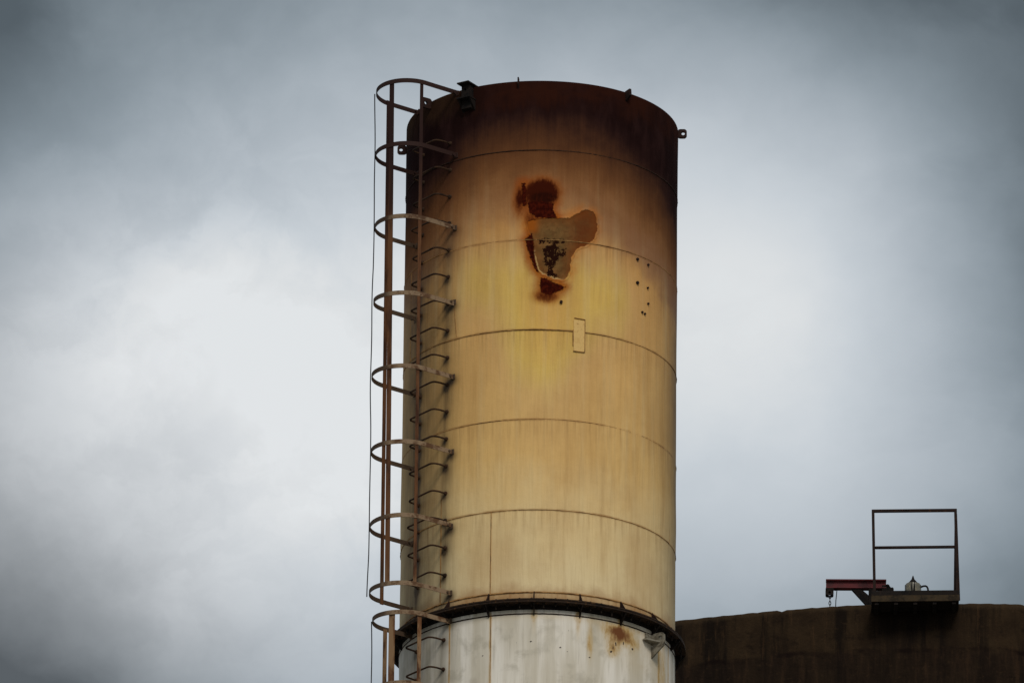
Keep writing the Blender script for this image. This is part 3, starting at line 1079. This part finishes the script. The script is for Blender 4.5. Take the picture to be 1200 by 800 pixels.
# small lamp with pale panes standing on the platform deck, with its conduit
lamp = put('beacon_lamp', 'small pale glazed lamp with pointed black cap standing on the platform', 'lamp', (0, .02, -.06))
mb = MB()
mb.lathe([(.085, 0), (.098, .02), (.1, .03), (.1, .315), (.094, .342), (.07, .352)], 20, (.0, 0, 0))
mb.build('body', M['lamp_pane'], lamp, smooth=False)
mb = MB()
mb.lathe([(.055, .353), (.05, .375), (.03, .40), (.018, .415), (.012, .44), (.004, .462)], 14)
mb.build('cap', M['black_steel'], lamp)
mb = MB()
for q in (-90, 30, 150):
    a = Vector((math.cos(rad(q)), math.sin(rad(q)), 0))
    mb.prism([a * .104 + Vector((-.030 * a.y, .030 * a.x, .0)), a * .104 + Vector((.030 * a.y, -.030 * a.x, .0)), a * .104 + Vector((.024 * a.y, -.024 * a.x, .345)), a * .05 + Vector((.012 * a.y, -.012 * a.x, .38)), a * .05 + Vector((-.012 * a.y, .012 * a.x, .38)), a * .104 + Vector((-.024 * a.y, .024 * a.x, .345))], a, .008)
mb.build('guard_strap', M['black_steel'], lamp)
mb = MB()
mb.tube([(.09, 0, .300), (.13, 0, .318), (.16, 0, .322), (.18, 0, .312), (.192, 0, .285), (.20, 0, .23), (.21, 0, .0)], .013, 8)
mb.build('conduit', M['black_steel'], lamp, smooth=True)

# ------------------------------------------------------------------ ground
m, n, b = new_mat('gravel yard')
P = n.coord('Object')
a = n.noise(P, .05, 6, .6)
c = n.noise(P, 6, 6, .65)
k = n.mix(n.step(a, .4, .62), lin(128, 122, 112), lin(108, 106, 98))
k = n.mix(n.step(c, .45, .65), k, lin(150, 144, 132))
n.put(b.inputs['Base Color'], k)
b.inputs['Roughness'].default_value = .95
mb = MB()
mb.v = [(0, 0, 0)] + [(r * math.sin(2 * PI * i / 64), r * math.cos(2 * PI * i / 64), 0) for r in (200, 6000) for i in range(64)]
mb.f = [(0, 1 + (i + 1) % 64, 1 + i) for i in range(64)] + [(1 + i, 1 + (i + 1) % 64, 65 + (i + 1) % 64, 65 + i) for i in range(64)]
tag(mb.build('ground', m), 'flat gravel yard', None, None, 'structure')

# ------------------------------------------------------------------ sky: overcast clouds over a Nishita sky
SUN_EL, SUN_AZ = rad(40), rad(12)           # azimuth measured from behind the camera, towards its right
world = bpy.data.worlds.new('World')
scene.world = world
world.use_nodes = True
wt = world.node_tree
wt.nodes.clear()
n = NT(wt)
out = wt.nodes.new('ShaderNodeOutputWorld')
bg = wt.nodes.new('ShaderNodeBackground')
bg.inputs['Strength'].default_value = .1
sky = wt.nodes.new('ShaderNodeTexSky')
sky.sky_type = 'NISHITA'
sky.sun_disc = False
sky.sun_elevation = SUN_EL
sky.sun_rotation = PI - SUN_AZ
sky.dust_density = 3.0
d = n.coord('Generated')
dx, dy, dz = n.sep(d)
az = n.math('ARCTAN2', dx, dy)
el = n.math('ARCSINE', dz)
# degrees of azimuth and elevation, in units of the view's half width
KX = 13150 / 600 * math.cos(rad(21.2))
KY = 13150 / 600
X = n.mul(n.sub(az, -33 / 13150 / math.cos(rad(21.2))), KX)
Y = n.mul(n.sub(el, rad(21.2)), KY)
XY = n.vec(X, Y, 0)
w1 = n.t.nodes.new('ShaderNodeTexNoise'); w1.inputs['Scale'].default_value = 2.0; w1.inputs['Detail'].default_value = 5; w1.inputs['Roughness'].default_value = .55
n.put(w1.inputs['Vector'], XY)
wv = n.t.nodes.new('ShaderNodeVectorMath'); wv.operation = 'MULTIPLY_ADD'
n.put(wv.inputs[0], w1.outputs['Color']); wv.inputs[1].default_value = (.18, .15, 0); wv.inputs[2].default_value = (-.09, -.075, 0)
wa = n.t.nodes.new('ShaderNodeVectorMath'); wa.operation = 'ADD'
n.put(wa.inputs[0], XY); n.put(wa.inputs[1], wv.outputs[0])
Q = wa.outputs[0]
SKY_TONES = [(-1.15, -0.78, -0.293), (-1.15, -0.26, 0.038), (-1.15, 0.26, -0.142), (-1.15, 0.78, -0.272), (-0.69, -0.78, -0.319), (-0.69, -0.26, 0.382), (-0.69, 0.26, 0.12), (-0.69, 0.78, -0.09), (-0.23, -0.78, 0.049), (-0.23, -0.26, 0.222), (-0.23, 0.26, -0.001), (-0.23, 0.78, -0.006), (0.23, -0.78, -0.062), (0.23, -0.26, -0.125), (0.23, 0.26, 0.182), (0.23, 0.78, -0.1), (0.69, -0.78, -0.123), (0.69, -0.26, 0.301), (0.69, 0.26, 0.418), (0.69, 0.78, -0.386), (1.15, -0.78, -0.232), (1.15, -0.26, -0.089), (1.15, 0.26, -0.498), (1.15, 0.78, 0.13)]  # cloud tones, with a lens-like darkening of the corners painted in
lum = .36
for cx, cy, w in SKY_TONES:
    dn = n.t.nodes.new('ShaderNodeVectorMath'); dn.operation = 'DISTANCE'
    n.put(dn.inputs[0], Q); dn.inputs[1].default_value = (cx, cy, 0)
    dd = n.mul(dn.outputs['Value'], dn.outputs['Value'])
    lum = n.math('MULTIPLY_ADD', n.math('POWER', math.exp(-1 / (2 * .40 ** 2)), dd), w, lum)
# puffs and wisps, stronger where the cloud is bright
puff = n.noise(n.scale(Q, (1, 1.25, 1), (3.7, 1.2, 0)), 2.1, 7, .55, .2)
wisp = n.noise(n.scale(Q, (1, 1.4, 1), (1.7, 5.2, 0)), 5.5, 6, .6, .5)
lum = n.math('MULTIPLY_ADD', n.sub(n.step(puff, .40, .60), .5), .035, lum)
lum = n.math('MULTIPLY_ADD', n.sub(wisp, .5), .035, lum)
hf = n.t.nodes.new('ShaderNodeTexNoise'); hf.inputs['Scale'].default_value = 5.0; hf.inputs['Detail'].default_value = 6; hf.inputs['Roughness'].default_value = .6
n.put(hf.inputs['Vector'], XY)
hv = n.t.nodes.new('ShaderNodeVectorMath'); hv.operation = 'MULTIPLY_ADD'
n.put(hv.inputs[0], hf.outputs['Color']); hv.inputs[1].default_value = (.24, .24, 0); n.put(hv.inputs[2], XY)
hq = n.t.nodes.new('ShaderNodeVectorMath'); hq.operation = 'ADD'
n.put(hq.inputs[0], hv.outputs[0]); hq.inputs[1].default_value = (-.12, -.12, 0)
for cx, cy, r0, r1, w in ((-.66, .02, .10, .26, .05), (-.80, -.04, .12, .30, .02), (-.47, -.04, .05, .16, .05), (-.33, -.22, .10, .30, .06), (-.55, -.16, .08, .26, -.04), (-1.0, .62, .1, .6, .07), (-.50, -.62, .1, .5, .05)):
    dn = n.t.nodes.new('ShaderNodeVectorMath'); dn.operation = 'DISTANCE'
    n.put(dn.inputs[0], hq.outputs[0]); dn.inputs[1].default_value = (cx, cy, 0)
    lum = n.add(lum, n.step(dn.outputs['Value'], r1, r0, 0.0, w))
dn = n.t.nodes.new('ShaderNodeVectorMath'); dn.operation = 'DISTANCE'
n.put(dn.inputs[0], Q); dn.inputs[1].default_value = (-.55, -.10, 0)
bright_area = n.step(dn.outputs['Value'], .75, .25)  # texture is strongest over the bright cloud at left
tex = n.noise(n.scale(hq.outputs[0], (1, 1.2, 1), (9.1, 2.2, 0)), 3.2, 8, .58, .4)
lum = n.math('MULTIPLY_ADD', n.mul(n.sub(n.step(tex, .36, .64), .55), bright_area), .085, lum)
tex2 = n.noise(n.scale(Q, (1, 1.3, 1), (4.1, 7.2, 0)), 1.7, 8, .6, .3)
lum = n.math('MULTIPLY_ADD', n.sub(n.step(tex2, .30, .70), .5), .03, lum)
# broad banks over the rest of the sky
broad = n.noise(d, 3.0, 5, .55)
lum = n.math('MULTIPLY_ADD', n.sub(broad, .5), .12, lum)
lum = n.math('MINIMUM', n.math('MAXIMUM', lum, .11), .80)
tint = n.ramp(lum, [(.08, (.80, 1.0, 1.13, 1)), (.28, (.845, 1.0, 1.12, 1)), (.48, (.90, 1.0, 1.09, 1)), (.64, (.93, 1.0, 1.06, 1)), (.76, (.97, 1.0, 1.015, 1))])
dn = n.t.nodes.new('ShaderNodeVectorMath'); dn.operation = 'DISTANCE'
n.put(dn.inputs[0], Q); dn.inputs[1].default_value = (-.85, -.35, 0)
tint = n.mix(n.step(dn.outputs['Value'], .75, .15, 0, .7), tint, (.975, 1.0, 1.02, 1))
cl = n.mix(1.0, tint, n.vec(lum, lum, lum), 'MULTIPLY')
sc = n.t.nodes.new('ShaderNodeVectorMath'); sc.operation = 'SCALE'
n.put(sc.inputs[0], cl); sc.inputs['Scale'].default_value = 10.0
skc = n.mix(.96, sky.outputs[0], sc.outputs[0])
wt.links.new(skc, bg.inputs['Color'])
wt.links.new(bg.outputs[0], out.inputs['Surface'])

sun = bpy.data.lights.new('sun', 'SUN')
sun.energy = 1.5
sun.angle = rad(18)
sun.color = (1.0, .95, .88)
so = bpy.data.objects.new('sun', sun)
col.objects.link(so)
sdir = Vector((math.sin(SUN_AZ) * math.cos(SUN_EL), -math.cos(SUN_AZ) * math.cos(SUN_EL), math.sin(SUN_EL)))
so.rotation_euler = sdir.to_track_quat('Z', 'Y').to_euler()
so.location = sdir * 200

# ------------------------------------------------------------------ camera
el0, yaw, roll = rad(21.2), -33 / 13150 / math.cos(rad(21.2)), rad(.63)
F = Vector((math.sin(yaw) * math.cos(el0), math.cos(yaw) * math.cos(el0), math.sin(el0)))
Rt = Vector((math.cos(yaw), -math.sin(yaw), 0))
Up = Rt.cross(F)
R2 = math.cos(roll) * Rt + math.sin(roll) * Up
U2 = -math.sin(roll) * Rt + math.cos(roll) * Up
cam = bpy.data.cameras.new('camera')
cam.sensor_width = 36
cam.lens = 36 * 13150 / 1200
cam.clip_end = 20000
cam.clip_start = 1
co = bpy.data.objects.new('camera', cam)
col.objects.link(co)
mw = Matrix((R2, U2, -F)).transposed().to_4x4()
mw.translation = Vector((0, -115, 1.6))
co.matrix_world = mw
scene.camera = co

vs_ = scene.view_settings
vs_.view_transform = 'Standard'
vs_.look = 'None'
vs_.exposure = 0
vs_.gamma = 1
vs_.use_curve_mapping = False
scene.render.engine = 'CYCLES'
scene.cycles.max_bounces = 6
